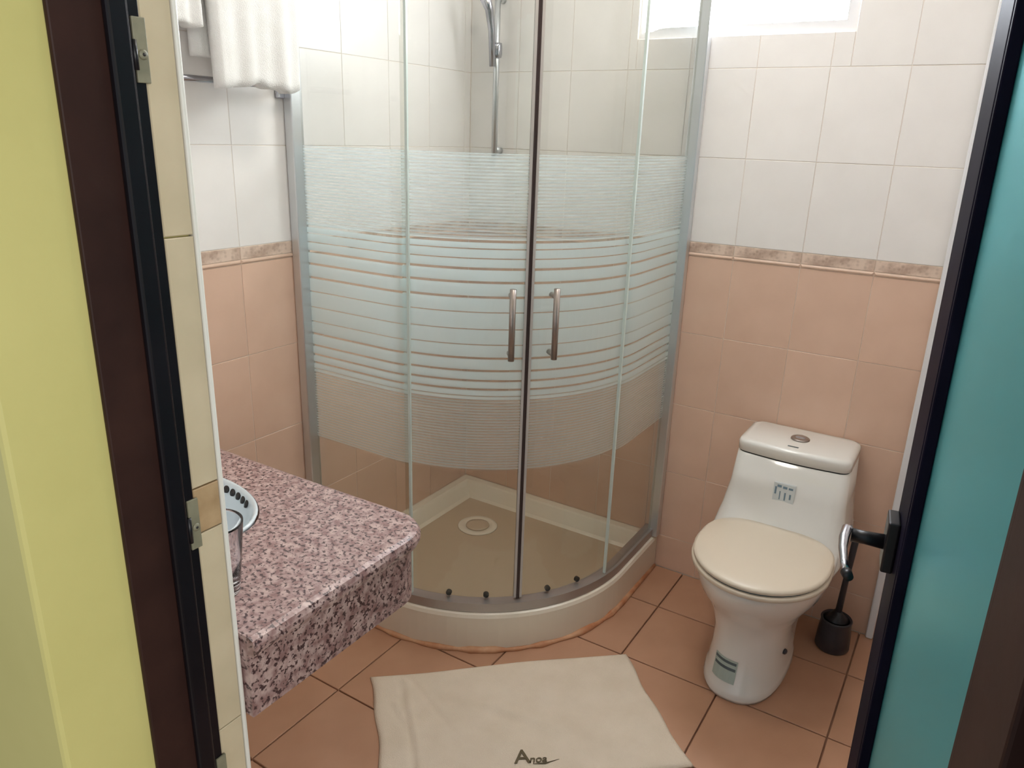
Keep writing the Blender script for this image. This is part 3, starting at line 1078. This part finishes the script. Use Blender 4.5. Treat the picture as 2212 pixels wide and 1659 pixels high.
def text_mesh(s, size, shear=0.0, extrude=0.0004, offset=0.0):
    c = bpy.data.curves.new('t', 'FONT')
    c.body = s
    c.size = size
    c.shear = shear
    c.extrude = extrude
    c.offset = offset
    o = bpy.data.objects.new('t', c)
    COL.objects.link(o)
    dg = bpy.context.evaluated_depsgraph_get()
    me = bpy.data.meshes.new_from_object(o.evaluated_get(dg))
    bpy.data.objects.remove(o)
    return me


ang = math.atan2(0.065, 0.084)
dx, dy = Vector((math.cos(ang), math.sin(ang), 0)), Vector((-math.sin(ang), math.cos(ang), 0))
tp = Vector((0.918, -1.074, 0))
zt_ = 0.0106
link('printed_word', text_mesh('A', 0.060, 0.05, offset=0.0006), 'mat_print', mt_, loc=(tp.x, tp.y, zt_), rot=(0, 0, ang))
q = tp + dx * 0.036
link('printed_word', text_mesh('noa', 0.030, 0.25, offset=0.0005), 'mat_print', mt_, loc=(q.x, q.y, zt_), rot=(0, 0, ang))
q0, q1, q2 = tp + dx * 0.045 - dy * 0.004, tp + dx * 0.075 - dy * 0.005, tp + dx * 0.112 + dy * 0.006
link('printed_swash', tube([(*q0.xy, zt_), (*q1.xy, zt_ + 0.0002), (*q2.xy, zt_)], [0.0006, 0.0018, 0.0005], 8), 'mat_print', mt_, True)

# ------------------------------------------------------------------ open glazed door on the right
HX, HY = 1.730, -1.862
FX, FY = 1.620, -1.040
dv = Vector((HX - FX, HY - FY, 0)); DL = dv.length; dv.normalize()      # from free edge to hinge
nv = Vector((dv.y, -dv.x, 0))                                           # towards the hall-side face (-x)
if nv.x > 0: nv = -nv
LEAN = math.tan(math.radians(0.55))      # the leaf is tilted to stand in for unmodelled lens barrel distortion
DM = Matrix(((dv.x, nv.x, nv.x * LEAN, FX - nv.x * LEAN * 0.3), (dv.y, nv.y, nv.y * LEAN, FY - nv.y * LEAN * 0.3), (0, 0, 1, 0), (0, 0, 0, 1)))
door = thing('door_1', 'open bathroom door with dark frame, frosted teal pane and chrome lever', 'door', (HX, HY, 0.0), kind='structure')


def dbox(name, b, mat, parent, bevel=0.0):
    me = boxes_mesh([b], bevel)
    me.transform(DM)
    me.flip_normals() if DM.determinant() < 0 else None
    return link(name, me, mat, parent)


T = 0.036
SW, HW = 0.135, 0.115
dbox('stile', (0, SW, -T, 0, 0.008, 2.05), 'door_stile', door, 0.003)
dbox('stile', (DL - HW, DL, -T, 0, 0.008, 2.05), 'dark_wood', door, 0.003)
dbox('rail', (SW, DL - HW, -T, 0, 0.008, 0.24), 'door_stile', door, 0.003)
dbox('rail', (SW, DL - HW, -T, 0, 1.92, 2.05), 'door_stile', door, 0.003)
gp = dbox('glass_pane', (SW + 0.0005, DL - HW - 0.0005, -0.023, -0.017, 0.2405, 1.9195), 'teal_glass', door)
dbox('glazing_bead', (SW, SW + 0.012, -0.0165, -0.001, 0.242, 1.918), 'door_stile', gp, 0.002)
dbox('glazing_bead', (DL - HW - 0.012, DL - HW, -0.0165, -0.001, 0.242, 1.918), 'dark_wood', gp, 0.002)
HZ = 0.868
hb = dbox('lever_handle', (0.030, 0.085, 0.0003, 0.018, HZ - 0.040, HZ + 0.048), 'black_metal', door, 0.003)


def dpt(s, o, z):
    v = DM @ Vector((s, o, z)); return (v.x, v.y, v.z)


link('neck', tube([dpt(0.055, 0.017, HZ), dpt(0.055, 0.045, HZ), dpt(0.055, 0.066, HZ)], [0.0125, 0.011, 0.0115], 16), 'black_metal', hb, True)
link('lever', tube([dpt(0.049, 0.068, HZ + 0.010), dpt(0.054, 0.074, HZ + 0.008), dpt(0.080, 0.077, HZ + 0.004), dpt(0.110, 0.077, HZ + 0.001), dpt(0.150, 0.074, HZ - 0.001), dpt(0.178, 0.070, HZ - 0.002)],
                   [0.006, 0.0085, 0.0078, 0.0068, 0.006, 0.0055], 16), 'chrome', hb, True)
link('lever_cap', tube([dpt(0.1785, 0.070, HZ - 0.002), dpt(0.192, 0.066, HZ - 0.003)], [0.0085, 0.007], 14), 'black_metal', hb, True)
